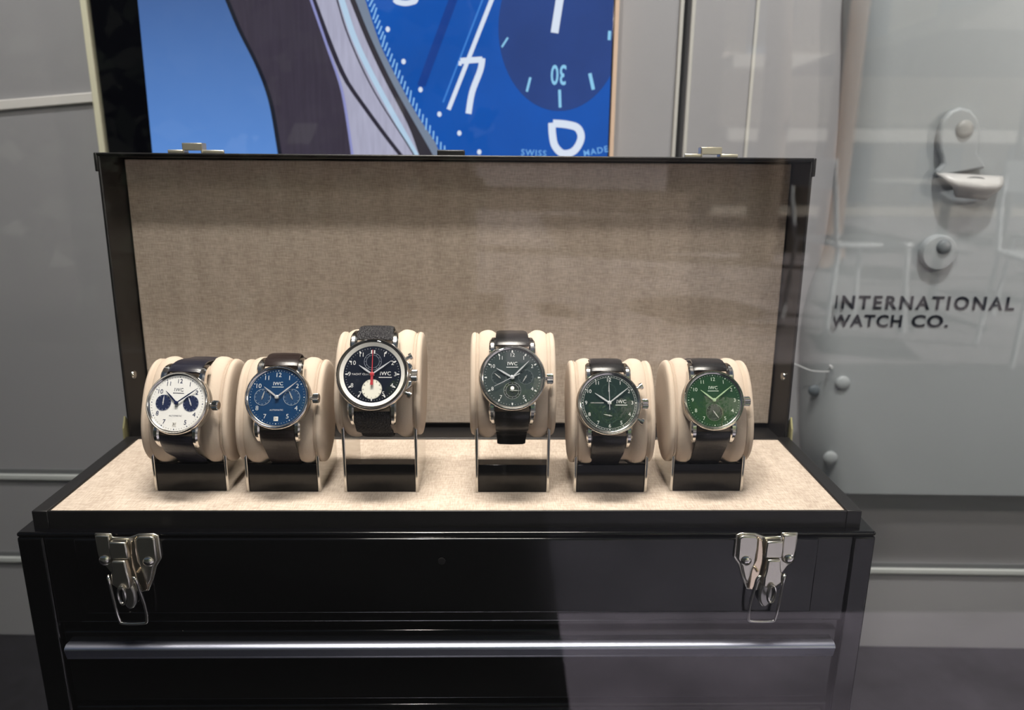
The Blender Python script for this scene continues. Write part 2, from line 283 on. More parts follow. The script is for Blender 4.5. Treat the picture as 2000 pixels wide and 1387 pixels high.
def resamp(P, n=24):
    z0, z1 = P[0][1], P[-1][1]; P2 = sorted(P, key=lambda p: p[1]); o = []
    for i in range(n+1):
        z = z0+(z1-z0)*i/n
        for a, b2 in zip(P2, P2[1:]):
            if a[1]-1e-9 <= z <= b2[1]+1e-9: t = (z-a[1])/(b2[1]-a[1]+1e-12); o.append((a[0]+(b2[0]-a[0])*t, z)); break
        else: o.append((P2[0][0], z) if z < P2[0][1] else (P2[-1][0], z))
    return o
def smoothz(P):
    q = curvepts([(u, 0, z) for u, z in P], 5); return [(p.x, p.z) for p in q]
def full(P):
    """extend a line up past the frame and down to the screen foot"""
    P = smoothz(P); (x0, z0), (x1, z1) = P[0], P[6]; s0 = (x0-x1)/(z0-z1); (x2, z2), (x3, z3) = P[-7], P[-1]; s1 = (x3-x2)/(z3-z2)
    return [(x0+s0*(.48-z0), .48)]+P+[(x3+s1*(.10-z3), .10)]
def band(mb, P, wd, d):
    P = resamp(full(P), 40); return quadstrip(mb, [(u-wd/2, z) for u, z in P], [(u+wd/2, z) for u, z in P], d)
def between(mb, A_, B_, d): return quadstrip(mb, resamp(full(A_), 40), resamp(full(B_), 40), d)
def stroke(mb, P, wd, d, z=0):
    mb.prism
    V = [Vector((u, 0, zz)) for u, zz in P]; L = []; R = []
    for i in range(len(V)):
        t = (V[min(i+1, len(V)-1)]-V[max(i-1, 0)]).normalized(); n = Vector((-t.z, 0, t.x)); ww = wd/2
        L.append(V[i]+n*ww); R.append(V[i]-n*ww)
    y = -.020-d; n_ = len(V)
    return mb.add([Vector((p.x, y, p.z)) for p in L+R], [(i, i+1, n_+i+1, n_+i) for i in range(n_-1)])
# back field
b = MB(); b.add([(-.3265-.002, -.0202, .10), (.1392, -.0202, .10), (.1392, -.0202, .48), (-.3265+.004, -.0202, .48)], [(0, 1, 2, 3)])
o = b.build('picture_field', mat('screen_field', (84, 126, 192), .45, spec=.1, emit=1.), scr)
t = o.data.materials[0].node_tree; bs = t.nodes['Principled BSDF']; tc = t.nodes.new('ShaderNodeTexCoord'); sp = t.nodes.new('ShaderNodeSeparateXYZ'); t.links.new(tc.outputs['Object'], sp.inputs[0])
mr = t.nodes.new('ShaderNodeMapRange'); mr.inputs[1].default_value = .21; mr.inputs[2].default_value = .38; t.links.new(sp.outputs['Z'], mr.inputs[0])
mx = t.nodes.new('ShaderNodeMix'); mx.data_type = 'RGBA'; mx.inputs[6].default_value = srgb((94, 142, 216))+(1,); mx.inputs[7].default_value = srgb((66, 96, 152))+(1,)
t.links.new(mr.outputs[0], mx.inputs[0]); t.links.new(mx.outputs[2], bs.inputs['Emission Color'])
art('strap_picture', (60, 53, 68), scr, between(MB(), ART['strap_l'], ART['strap_r'], .0004), noise=(60, .10, (6, 1, .35)))
art('strap_edge', (20, 24, 40), scr, band(MB(), ART['edge'], .0042, .0006))
art('case_picture', (176, 174, 198), scr, between(MB(), ART['strap_r'], ART['e3'], .0004), noise=(50, .10, (5, 1, .5)))
art('case_highlight', (186, 212, 238), scr, band(MB(), ART['st4'], .0060, .0006))
art('case_dark_line', (44, 40, 56), scr, band(band(MB(), ART['st1'], .0050, .0007), [(u+.004, z) for u, z in ART['st2']], .0016, .0007))
art('case_lavender_line', (146, 148, 204), scr, band(MB(), ART['st3'], .0026, .0008))
art('bezel_dark', (52, 48, 58), scr, between(MB(), ART['e3'], ART['e2'], .0006))
art('bezel_light', (124, 136, 158), scr, between(MB(), ART['e2'], ART['e1'], .0006))
dlR = [(.1392, z) for u, z in resamp(full(ART['e1']), 40)]
art('dial_picture', (4, 82, 176), scr, quadstrip(MB(), resamp(full(ART['e1']), 40), dlR, .0004), noise=(9, .12, (1, 1, 1)))
cx, cz = ART['sub_c']; rx = ART['sub_e'][0]-cx; rz = cz-ART['sub_b'][1]
b = MB(); pts = [(min(cx+rx*math.cos(a*PI/32), .1391), cz+rz*math.sin(a*PI/32)) for a in range(64)]
b.add([(u, -.0208, z) for u, z in pts], [tuple(range(64))]); art('subdial_picture', (36, 66, 134), scr, b, noise=(14, .12, (1, 1, 1)))
art('hand_shadow', (16, 62, 146), scr, stroke(stroke(MB(), ART['shadow'], .006, .0009), [(p[0]+.004, p[1]) for p in ART['shadow']], .003, .0009))
art('hand_glow', (66, 134, 220), scr, stroke(MB(), ART['glow'], .0016, .0010))
b = MB()
for a in ART['ticks']: stroke(b, a, .0014, .0010)
art('minute_ticks', (146, 198, 250), scr, b)
b = MB()
stroke(b, ART['hand'], .0042, .0012); stroke(b, [(ART['seven'][0]), ART['seven'][1]], .0032, .0012)
[stroke(b, [ART['seven'][q], ART['seven'][q+1]], .0056, .0012) for q in (1,)]; stroke(b, [(p.x, p.z) for p in curvepts([(u, 0, z) for u, z in [(.0119, .3040)]+ART['seven'][3:]], 5)], .0060, .0012); stroke(b, ART['bighand'], .0076, .0014)
stroke(b, [(p.x, p.z) for p in curvepts([(u, 0, z) for u, z in ART['six']], 6)], .0074, .0012); stroke(b, [(p.x, p.z) for p in curvepts([(u, 0, z) for u, z in ART['eight']], 6)], .005, .0012)
for u, z in ART['dots']: b.add([(u+.0022*math.cos(k*PI/6), -.0212, z+.0026*math.sin(k*PI/6)) for k in range(12)], [tuple(range(12))])
art('hands_and_numerals', (226, 234, 252), scr, b)
b = MB(); stroke(b, ART['t1'], .0018, .0012); stroke(b, ART['t2'], .0024, .0012); stroke(b, ART['t3'], .0028, .0012); stroke(b, ART['t4'], .0034, .0012); stroke(b, ART['t5'], .003, .0012)
art('subdial_ticks', (146, 208, 246), scr, b); b = MB()
put_text(b, '30', .0262, T((.0877, -.0212, .2899)) @ RX(PI/2) @ RZ(PI) @ Matrix.Diagonal((.62, 1, 1, 1)), .0004)
art('subdial_numeral', (146, 208, 246), scr, b)
b = MB(); put_text(b, 'SWISS', .0085, T((.0640, -.0212, .2135)) @ RX(PI/2) @ RZ(-.05), .0001, 1.2); art('small_lettering', (120, 180, 240), scr, b); b = MB(); put_text(b, 'MADE', .0085, T((.1270, -.0212, .2158)) @ RX(PI/2) @ RZ(.2), .0001, 1.2)
art('small_lettering', (120, 180, 240), scr, b)

# ---------------------------------------------------------------- grey riveted cowling panel at the right
edge = [(.3640, .95)]+[(.3655, .60)]+WALL['cowl'][:-1]+[(.3835, -.1330), (.3893, -.1530)]
ED = resamp([(u, z) for u, z in smoothz(edge)], 90)
Rr = .035; us = [0, .0004, .0012, .0025, .0045, .007, .010, .014, .019, .025, .030, .035, .08, .16, .30, .5, .8]
b = MB(); nn = len(us)
for u0, z in ED:
    for q in us:
        k = 1-min(q/Rr, 1); h = Rr*math.sqrt(max(0, 1-k*k)); b.v.append((u0+q, -h-.0005, z))
for i in range(len(ED)-1):
    for j in range(nn-1): b.f.append((i*nn+j, i*nn+j+1, (i+1)*nn+j+1, (i+1)*nn+j))
# close the foot so that it is a solid shell
z0 = ED[-1][1]; n0 = (len(ED)-1)*nn; base = len(b.v)
for j in range(nn): b.v.append((ED[-1][0]+us[j], -.0003, z0))
for j in range(nn-1): b.f.append((n0+j, n0+j+1, base+j+1, base+j))
cow = empty('cowling_panel'); cow.matrix_world = WR
tag(cow, 'grey sheet metal cowling with rolled left edge, rivets and dark lettering', 'panel')
M_cowl = mat('cowling_grey', (158, 163, 166), .42, noise=(5, .03, (1, 1, 1)))
b.build('panel_skin', M_cowl, cow, smooth=True)
def rivet(u, z, r, h=None, d=.0355):
    q = MB(); hh = h or r*.45
    q.lathe([(r, -.001), (r, .0003)]+[(r*math.cos(a*PI/16), .0003+hh*math.sin(a*PI/16)) for a in range(1, 8)]+[(r*.02, hh+.0003)], 28, T((u, -d, z)) @ RX(PI/2))
    return q
for (u, z, r, d) in ((.4002, -.0233, .0079, .0355), (.3977, -.1107, .0079, .0345)): rivet(u, z, r, d=d).build('rivet', M_cowl, cow, smooth=True)
rivet(.3745, -.0352, .0062, d=.026).build('bolt_hole', mat('hole_dark', (84, 92, 98), .5), cow, smooth=True)
b = MB(); b.tube(curvepts([(u, -.036-(.0045 if i > 1 else -.008+.004*i), z) for i, (u, z) in enumerate(WALL['wire'])], 6), .0006, 8)
b.cyl((.3850, -.034, -.0045), (.3850, -.040, -.0045), .0014, 12); b.build('wire', mat('pale_wire', (196, 198, 200), .4), cow, smooth=True)
# lettering, painted on; the left end runs under the rolled edge
b = MB()
tx = WALL['text']; hcap = .0144
v, f = text_geo('INTERNATIONAL', 1., 0.012, 1.28)
def fit_text(s_, u0, u1, z0, z1, sp):
    v, f = text_geo(s_, 1., .028, sp); xs = [p[0] for p in v]; ys = [p[1] for p in v]
    ax, bx, ay, by = min(xs), max(xs), min(ys), max(ys)
    b.add([(u0+(p[0]-ax)/(bx-ax)*(u1-u0), -.0362, z0+(p[1]-ay)/(by-ay)*(z1-z0)) for p in v], f)
fit_text('INTERNATIONAL', .3807, .5688, .0581, .0728, 1.28)
fit_text('WATCH', .3792, .4540, .0389, .0524, 1.16)
fit_text('CO.', .4640, .5029, .0392, .0527, 1.10)
lt = b.build('lettering', mat('navy_lettering', (14, 20, 32), .6, spec=.2), cow)
bm = bmesh.new(); bm.from_mesh(lt.data)
bmesh.ops.bisect_plane(bm, geom=bm.verts[:]+bm.edges[:]+bm.faces[:], plane_co=(.3818, 0, 0), plane_no=(1, 0, 0), clear_inner=True)
bm.to_mesh(lt.data); bm.free()
# latch ear and round fastener standing on the cowling
ear = empty('hook_latch', (0, 0, 0)); ear.matrix_world = WR; tag(ear, 'grey painted hook latch with round pivot, high on the cowling panel', 'latch')
b = MB(); b.prism([tuple(p) for p in WALL['ear'] if p[1] > .200 or p[0] < .47][:99], .0355, .0445, RX(PI/2))
b.build('plate', M_cowl, ear, bevel=.003, seg=3)
# cupped lower lip
b = MB(); rows = []
for i in range(9):
    s_ = i/8
    L = Vector((.4635+.022*s_, 0, .1985-.024*s_)); Rt = Vector((.5296-.012*s_, 0, .1955-.0235*s_)); d = .0430+.010*math.sin(PI*min(1, s_*1.1))
    for j in range(9):
        q = j/8; p = L.lerp(Rt, q); p.y = -(d+.006*math.sin(PI*q)); rows.append(p)
b.v = [tuple(p) for p in rows]; b.f = [(i*9+j, i*9+j+1, (i+1)*9+j+1, (i+1)*9+j) for i in range(8) for j in range(8)]
lip = b.build('cupped_lip', mat('cowl_pale', (196, 194, 192), .35), ear, smooth=True); sm = lip.modifiers.new('th', 'SOLIDIFY'); sm.thickness = .003  # lip in a paler grey than the plate
b = MB(); b.prism([(.4965+.010*math.cos(a*PI/10), .1925+.0025*math.sin(a*PI/10)) for a in range(20)], .050, .0535, RX(PI/2)); b.build('slot', mat('slot_dark', (90, 92, 94), .6), ear, bevel=.0004)
rivet(.4832, .2398, .0086, .004, .0445).build('pivot_rivet', mat('pivot_grey', (148, 148, 146), .45), ear, smooth=True)
dk = empty('round_fastener', (0, 0, 0)); dk.matrix_world = WR; tag(dk, 'round grey fastener disc with domed centre, below the hook latch', 'fastener')
b = MB(); b.lathe([(.0185, 0), (.0185, .005), (.0165, .0078), (.010, .0085)], 40, T((.4790, -.0352, .1185)) @ RX(PI/2)); b.build('disc', M_cowl, dk, smooth=True)
rivet(.4816, .1251, .0074, .004, .0437).build('centre_rivet', mat('pivot_dark', (112, 118, 122), .45), dk, smooth=True)

# ---------------------------------------------------------------- tool chest
BW = .254; D0 = .1267
chest = empty('tool_chest', (0, 0, FZ)); tag(chest, 'black lacquered tool chest, lid open, standing on the dark floor', 'tool chest')
def P(o):
    o.matrix_parent_inverse = chest.matrix_world.inverted(); return o
bpy.context.view_layer.update()
b = MB(); body = []
# carcass: shell with an open front bay for the drawers
b.box(-BW, BW, .004, D0+.044, FZ, -.003); 
b.box(-BW, -.2385, 0, .004, FZ, -.003); b.box(.2405, BW, 0, .004, FZ, -.003); b.box(-.2385, .2405, 0, .004, -.0605, -.003)
b.box(-BW, BW, 0, D0+.044, -.003, 0)
carc = b.build('carcass', M_black, chest, bevel=.0016, seg=3); carc.location = (0, 0, -FZ)
def C2(mb, name, m, parent=None, **k):
    o = mb.build(name, m, parent or chest, **k)
    if parent is None or parent is chest: o.location = (0, 0, -FZ)
    return o
b = MB(); b.box(-.2206, .2195, -.0012, .002, -.0535, -.0035); fp = C2(b, 'front_panel', M_black, bevel=.0010)
for i, (zt, zb) in enumerate(((-.0665, -.1165), (-.1205, -.1705), (-.1745, -.2745), (-.2785, -.3700))):
    b = MB(); b.box(-.2360, .2380, .0005, .006, zb, zt); dr = C2(b, 'drawer', M_black, bevel=.0012)
    b = MB(); vs = []
    pz = zt-.0070; prof = [(.001, 0), (-.0030, .0004), (-.0052, -.0008)]
    for k in range(9): prof += [(-.0058-.0004*(k % 2)+.0002*k, -.0016-.0008*k)]
    prof += [(-.0040, -.0092), (.001, -.0092)]
    n = len(prof)
    for x in (-.2335, .2355): vs += [(x, y, pz+z) for y, z in prof]
    b.add(vs, [(k, (k+1) % n, n+(k+1) % n, n+k) for k in range(n)]+[tuple(range(n)), tuple(reversed(range(n, 2*n)))])
    b.build('drawer_pull', mat('ribbed_aluminium', (186, 190, 208), .30, 1.), dr, smooth=True, ang=60)
# tray on top: thin front lip, broad side lips, linen bed
b = MB(); z0, z1 = -.002, .0111; w2, wf, y1, y2 = .2464, .2372, .0057, .1264
b.box(-w2, -wf, y1, y2, z0, z1); b.box(wf, w2, y1, y2, z0, z1); b.box(-wf, wf, y1, y1+.0016, z0, z1); b.box(-wf, wf, y2-.003, y2, z0, z1)
tray = C2(b, 'tray_rim', M_blackin, bevel=.0006)
b = MB(); b.box(-wf, wf, y1+.0016, y2-.003, .002, .0102); b.build('tray_lining', M_linen, tray, bevel=.0008)
# open lid, leaning back a touch
lid = empty('lid', (0, D0, .0-FZ), (-.0287, 0, 0), chest)
LH = .2135; LD = .041; LW = .2456; th = .0022
b = MB()
b.box(-LW, LW, LD-.0015, LD, .002, LH); b.box(-LW, -LW+th, 0, LD, .002, LH); b.box(LW-th, LW, 0, LD, .002, LH); b.box(-LW, LW, 0, LD, LH-th, LH); b.box(-LW, LW, 0, LD, .002, .006)
b.box(-LW-.0014, -LW+.001, -.001, .010, LH-.012, LH+.0006); b.box(LW-.001, LW+.0014, -.001, .010, LH-.012, LH+.0006); b.box(-LW, LW, -.001, .004, LH-.001, LH+.0006)
b.build('lid_shell', M_blackin, lid, bevel=.0008)
b = MB(); b.box(-LW+th+.0006, LW-th-.0006, LD-.0075, LD-.002, .0100, LH-th-.001); b.build('lid_lining', M_linen, lid, bevel=.0008)
for s in (-1, 1):
    b = MB(); b.lathe([(.0032, 0), (.0032, .0006), (.0024, .0016), (.0003, .0021)], 20, T((s*(LW-th), .013, .0545)) @ RY(-s*PI/2)); b.build('lid_rivet', M_chrome, lid, smooth=True)
    b = MB(); b.prism([(-.004, .002), (.006, .002), (.004, .022), (.001, .026), (-.003, .018)], 0, .0012, T((s*(LW+.0012 if s > 0 else LW+.0024), 0, 0)) @ RZ(PI/2) @ RX(PI/2)); b.build('hinge_stay', mat('brass', (206, 200, 150), .3, .7), lid)
for s, xs in ((-1, (-.198, -.1874, -.1745, -.1600)), (1, (.1560, .1675, .1812, .1930))):
    # striker plate of the latch, standing on the lid's top edge
    b = MB(); h = LH+.0006
    b.box(xs[0], xs[1], .002, .0045, h, h+.0022); b.box(xs[2], xs[3], .002, .0045, h, h+.0022)
    bx0, bx1 = xs[1]-.0004, xs[2]+.0004; hm = h+.0068
    b.box(bx0, bx0+.0012, .0015, .0100, h, hm); b.box(bx1-.0012, bx1, .0015, .0100, h, hm); b.box(bx0, bx1, .0015, .0100, hm-.0010, hm); b.box(bx0, bx1, .0015, .0028, hm-.0050, hm)
    b.build('latch_striker', mat('striker_steel', (226, 220, 200), .38, .9), lid, bevel=.0005)
b = MB(); b.box(-.0146, .0044, .003, .007, LH, LH+.0042); b.build('centre_catch', M_blackin, lid, bevel=.0008)

# draw latches: outlines of the left one in mm, x right, z down from its top centre; the right one is its mirror image
LATCH = {'base': [(-19.2, -0.4), (-9.6, -0.2), (-9.2, 2.3), (0.7, 2.3), (6.1, 0.1), (14.7, -0.2), (17.6, 1.2), (17.9, 16.8), (14.4, 22.2), (11.7, 31.0), (8.0, 39.7), (3.5, 40.8), (-6.0, 39.7), (-9.4, 36.4), (-12.3, 28.2), (-15.0, 23.3), (-18.7, 18.4), (-19.4, 10.8)], 'lobe': [(5.0, 2.3), (6.8, 0.5), (14.4, 0.3), (16.5, 1.9), (16.4, 16.8), (13.6, 21.1), (11.2, 30.4), (8.5, 34.8), (6.9, 27.7), (5.3, 19.0), (4.8, 9.1)], 'side': [(-18.4, 0.3), (-10.3, 0.5), (-10.3, 6.4), (-10.4, 14.1), (-11.5, 19.5), (-14.7, 20.6), (-17.9, 17.6), (-18.6, 10.8)], 'hasp': [(-9.1, 3.0), (0.3, 3.4), (0.6, 9.1), (0.7, 14.7), (-8.3, 15.0), (-9.6, 14.1), (-9.8, 9.1)], 'tongue': [(-8.3, 15.0), (-0.5, 15.1), (-0.1, 22.2), (0.7, 27.7), (0.7, 34.2), (-5.5, 35.9), (-10.7, 31.0), (-10.1, 25.5), (-8.8, 21.1)], 'bail': [(-11.8, 25.8), (-11.0, 27.7), (-10.8, 35.9), (-10.5, 49.5), (-9.6, 57.7), (-7.7, 60.4), (4.0, 60.4), (6.6, 57.7), (6.8, 46.2), (5.7, 34.2), (5.1, 27.7), (3.5, 25.8), (2.1, 27.7)], 'flank': [(1.9, 4.2), (4.9, 1.8), (4.8, 10.8), (5.0, 17.9), (7.2, 23.3), (8.7, 31.0), (8.2, 38.1), (5.1, 39.7), (1.9, 29.9), (0.4, 22.2), (0.7, 11.9)], 'pts': [(-14.8, 17.3), (11.1, 17.6), (-2.9, 41.9), (1.4, 51.2), (-4.3, 38.1), (-2.2, 44.1)]}
def latch(xc, flip):
    K = lambda pts: [((-x if flip else x)*.001, -z*.00094) for x, z in pts]
    M = T((xc, 0, .0006)) @ RX(PI/2)
    b = MB(); b.prism(K(LATCH['base']), .0010, .0026, M); base = C2(b, 'latch', M_nickel, bevel=.0005)
    def S(mb, name, m=M_nickel, **k): return mb.build(name, m, base, **k)
    b = MB(); b.prism(K(LATCH['lobe']), .0026, .0052, M); S(b, 'raised_lobe', bevel=.0011, seg=3)
    b = MB(); b.prism(K(LATCH['side']), .0026, .0040, M); S(b, 'side_lobe', bevel=.0008)
    pr = LATCH['pts']
    for (x, z), h in ((pr[0], .0040), (pr[1], .0052)):
        b = MB(); xx = -x if flip else x
        b.lathe([(.0031, -.001), (.0031, .0005), (.0024, .0012), (.0012, .0016), (.0003, .0017)], 24, M @ T((xx*.001, -z*.00094, h))); S(b, 'latch_rivet', M_steel, smooth=True)
    b = MB(); b.prism(K(LATCH['hasp']), .0026, .0072, M); S(b, 'hasp', bevel=.0008)
    b = MB(); b.prism(K(LATCH['tongue']), .0026, .0088, M); S(b, 'tongue', bevel=.0011, seg=3)
    (px, pz), (qx, qz) = pr[2], pr[3]
    b = MB(); b.prism(K([(px+(qx-px)*math.cos(a*PI/14), pz+(qz-pz)*math.sin(a*PI/14)) for a in range(28)]), .0024, .0056, M); S(b, 'lower_pad', M_brush, bevel=.0014, seg=3)
    (px, pz), (qx, qz) = pr[4], pr[5]
    b = MB(); b.tube([M @ Vector((x, y, .0098)) for x, y in K([(px+(qx-px)*math.cos(a*PI/9), pz+(qz-pz)*math.sin(a*PI/9)) for a in range(18)])], .00095, 8, True); S(b, 'staple', M_steel, smooth=True)
    zz = [.0075, .0092, .0085, .0070, .0066, .0064, .0064, .0066, .0075, .0090, .0098, .0095, .0070]
    b = MB(); b.tube(curvepts([M @ Vector((x, y, z)) for (x, y), z in zip(K(LATCH['bail']), zz)], 5), .0009, 10); S(b, 'wire_bail', M_steel, smooth=True)
    b = MB(); b.prism(K(LATCH['flank']), .0026, .0042, M); S(b, 'flank', mat('warm_nickel', (226, 208, 184), .16, 1.), bevel=.0007)
latch(-.1876, False); latch(.1863, True)
b = MB(); b.lathe([(.0022, 0), (.0022, .0008), (.0009, .0009)], 16, T((-.0054, -.0010, -.0180)) @ RX(PI/2)); C2(b, 'keyhole', M_blackin, smooth=True)

# ---------------------------------------------------------------- watch stands
TILT = math.radians(27); EA, EB = .0340, .0240
def cushion_mesh(parent):
    """roll whose section is an ellipse; two bulges beside the strap, a groove for each side plate, end pads"""
    prof = []
    def sc_(x):
        a = abs(x)
        if a < .0100: return .93
        if a < .0150: return .93+.07*math.sin((a-.0100)/.0050*PI/2)
        if a < .0211: return 1.0-.065*((a-.0150)/.0061)**2.5
        if a < .0226: return .915
        return .955
    xs = [0, .005, .0100, .0112, .0125, .0138, .0150, .0165, .0180, .0192, .0202, .0209, .02115, .0226, .0228, .0234, .0242, .0250, .0257, .0262, .0265]
    ss = [sc_(x) for x in xs]; ss[-4] = .945; ss[-3] = .92; ss[-2] = .86; ss[-1] = .70; ss[14] = .935
    full_ = [(-x, s) for x, s in reversed(list(zip(xs, ss))[1:])]+list(zip(xs, ss))
    n = 56; b = MB()
    for x, s in full_:
        for i in range(n):
            a = 2*PI*i/n; ca, sa = math.cos(a), math.sin(a)
            e = .88; u = EA*s*math.copysign(abs(ca)**e, ca); v = EB*s*math.copysign(abs(sa)**e, sa); b.v.append((x, u, v))
    m = len(full_)
    for j in range(m-1):
        for i in range(n): k = (i+1) % n; b.f.append((j*n+i, j*n+k, (j+1)*n+k, (j+1)*n+i))
    b.f.append(tuple(range(n))); b.f.append(tuple((m-1)*n+i for i in range(n)))
    o = b.build('cushion', M_suede, parent, smooth=True, ang=75); o.rotation_euler = (PI/2-TILT, 0, 0); return o
def make_stand(hi):
    """origin on the tray bed under the middle of the cradle; front edge at y = -.022"""
    r = empty('watch_stand'); yf, yb = -.022, .028; top = .0715 if hi else .0520; hw = .0232; tk = .0019
    for s in (-1, 1):
        poly = [(yf, 0), (yb, 0), (yb, .020), (yf+.026, top-.012), (yf+.020, top-.003), (yf+.013, top), (yf+.005, top), (yf+.001, top-.003), (yf, top-.008)]
        x = s*hw-(tk if s > 0 else 0)
        b = MB(); b.prism(poly, 0, tk, T((x, 0, 0)) @ Matrix(((0, 0, 1, 0), (1, 0, 0, 0), (0, 1, 0, 0), (0, 0, 0, 1))))
        b.build('side_plate', M_chrome, r, bevel=.0004)
    b = MB(); b.box(-hw+tk, hw-tk, yf+.0006, yf+.0035, 0, .0185); b.build('front_plate', M_black, r, bevel=.0003)
    b = MB(); b.box(-hw+tk, hw-tk, yf+.0036, yb, 0, .0012); b.build('base_plate', M_black, r)
    c = cushion_mesh(r); c.location = (0, 0, (.0650 if hi else .0466))
    return r
TZ = .0102
SX = [(-.1633, .0562, 0), (-.1060, .0552, 0), (-.0451, .0550, 1), (.0369, .0545, 1), (.0985, .0545, 0), (.1598, .0562, 0)]
SL = ['low cream cushion stand at far left, under the white dialled watch', 'low cream cushion stand under the blue dialled watch', 'tall cream cushion stand under the watch with the red seconds hand',
      'tall cream cushion stand under the grey dialled moonphase watch', 'low cream cushion stand under the dark green chronograph', 'low cream cushion stand at far right, under the bright green watch']
def copy_tree(o, parent=None):
    c = o.copy(); C.objects.link(c); c.parent = parent
    for ch in o.children: copy_tree(ch, c)
    return c
protos = {0: make_stand(0), 1: make_stand(1)}; used = set(); WB = []
for (x, y, hi), l in zip(SX, SL):
    o = protos[hi] if hi not in used else copy_tree(protos[hi]); used.add(hi)
    o.location = (x, y, TZ); tag(o, l, 'watch stand', 'cushioned watch stands in the open chest')
    WB.append((x, y, TZ+(.0650 if hi else .0466)))

# ---------------------------------------------------------------- watches; local frame: x = 3 o'clock, y = 12 o'clock, z = out of the dial, origin in the caseback
M_dark = mat('strap_black', (22, 20, 22), .38, bump=('brick', 160, .6, (1, 1, 1)))
def ring(mb, cx, cy, r, wd, z, n=48):
    vs = [(cx+(r+s)*math.cos(2*PI*i/n), cy+(r+s)*math.sin(2*PI*i/n), z) for s in (-wd/2, wd/2) for i in range(n)]
    return mb.add(vs, [(i, (i+1) % n, n+(i+1) % n, n+i) for i in range(n)])
def disc(mb, cx, cy, r, z, n=40): return mb.add([(cx+r*math.cos(2*PI*i/n), cy+r*math.sin(2*PI*i/n), z) for i in range(n)], [tuple(range(n))])
def hand(mb, a, L, tail, wd, z, shape='leaf', cx=0, cy=0):
    """a = clockwise angle from 12"""
    M = T((cx, cy, 0)) @ RZ(-a)
    if shape == 'leaf': pl = [(-wd*.25, -tail), (wd*.25, -tail), (wd*.45, L*.15), (wd*.5, L*.55), (wd*.10, L), (-wd*.10, L), (-wd*.5, L*.55), (-wd*.45, L*.15)]
    else: pl = [(-wd/2, -tail), (wd/2, -tail), (wd*.3, L), (-wd*.3, L)]
    return mb.prism(pl, z, z+.0002, M)
NUM = {i: str(i) for i in range(1, 13)}
def make_watch(k, dY=0.):
    R = k['R']; r = empty('wristwatch'); rd = R*.885; zd = .0092
    steel = M_steel
    b = MB(); b.lathe([(R*.2, -.0006), (R*.84, -.0002), (R*.93, .0015), (R*.985, .0032), (R*.985, .0068), (R*.95, .0080), (R*.5, .0082)], 72); b.build('case', M_brush, r, smooth=True, ang=30)
    b = MB(); bz = k.get('bezel', .055)
    b.lathe([(R*.985, .0070), (R, .0078), (R, .0088), (R*.975, .0103), (R*.955, .0106), (R*(1-bz), .0108), (R*(.985-bz), .0098), (rd-.0006, .0090), (rd-.0006, .0078)], 72, cap=False)
    b.build('bezel', steel, r, smooth=True, ang=50)
    # lugs
    sw = k.get('sw', .0109)
    for sx in (-1, 1):
        for sy in (-1, 1):
            pts = [(sw+.0006, R*.62, .0052), (sw+.0010, R*.86, .0062), (sw+.0010, R*1.06, .0050), (sw+.0006, R*1.20, .0018), (sw+.0002, R*1.27, -.0012)]
            cp = curvepts([(sx*x, sy*y, z) for x, y, z in pts], 4); b = MB()
            n = len(cp); vs = []; fs = []
            for i, p in enumerate(cp):
                t_ = i/(n-1); hw = .0021-.0006*t_; hh = .0022-.0007*t_
                tn = (cp[min(i+1, n-1)]-cp[max(i-1, 0)]).normalized(); up = Vector((1, 0, 0)).cross(tn).normalized()
                if up.z < 0: up = -up
                for ex, eu in ((-1, -1), (1, -1), (1, .5), (.5, 1), (-.5, 1), (-1, .5)): vs.append(p+Vector((ex*hw, 0, 0))+up*eu*hh)
            for i in range(n-1):
                for q in range(6): fs.append((i*6+q, i*6+(q+1) % 6, (i+1)*6+(q+1) % 6, (i+1)*6+q))
            fs += [tuple(range(6)), tuple((n-1)*6+q for q in range(6))]
            b.add(vs, fs); b.build('lug', steel, r, smooth=True, ang=35)
    # crown with fluting
    b = MB(); cr = k.get('cr', .0030); n = 24; x0 = R*.985
    b.cyl((x0-.001, 0, .0050), (x0+.0014, 0, .0050), .0016, 16)
    vs = []
    for x, rr in ((x0+.0010, .85), (x0+.0014, 1), (x0+.0044, 1), (x0+.0049, .82)):
        for i in range(2*n): a = PI*i/n; q = cr*rr*(1 if i % 2 else .9); vs.append((x, q*math.cos(a), .0050+q*math.sin(a)))
    m = 2*n; b.add(vs, [(j*m+i, j*m+(i+1) % m, (j+1)*m+(i+1) % m, (j+1)*m+i) for j in range(3) for i in range(m)]+[tuple(range(m)), tuple(3*m+i for i in range(m))])
    b.build('crown', steel, r)
    if k.get('pushers'):
        for s in (-1, 1):
            a = s*math.radians(28); b = MB(); d = Vector((math.cos(a), math.sin(a), 0)); p0 = d*R*.96+Vector((0, 0, .0052))
            b.cyl(p0, p0+d*.0030, .0011, 14); b.cyl(p0+d*.0030, p0+d*.0048, .0021, 18); b.build('pusher', steel, r, smooth=True)
    if k.get('guards'):
        for s in (-1, 1):
            b = MB(); b.prism([(R*.9, s*.003), (R*1.08, s*.0036), (R*1.06, s*.0062), (R*.88, s*.0095)], .0030, .0072); b.build('crown_guard', steel, r, bevel=.0006)
    # dial
    b = MB(); disc(b, 0, 0, rd, zd, 72); dm = mat('dial_'+k['id'], k['dial'], k.get('drough', .28), k.get('dmetal', .35))
    b.build('dial', dm, r); dl = r.children[-1] if False else None
    z1 = zd+.00012; z2 = zd+.00022
    if k.get('flange'):
        b = MB(); b.lathe([(rd*1.0, zd+.0012), (rd*.885, zd+.0001)], 72, cap=False); b.build('flange_ring', mat('flange_white', (214, 212, 206), .4), r, smooth=True)
    # numerals
    inner = k.get('inner', 1.); b = MB(); cs = rd*.155*k.get('ns', 1.)
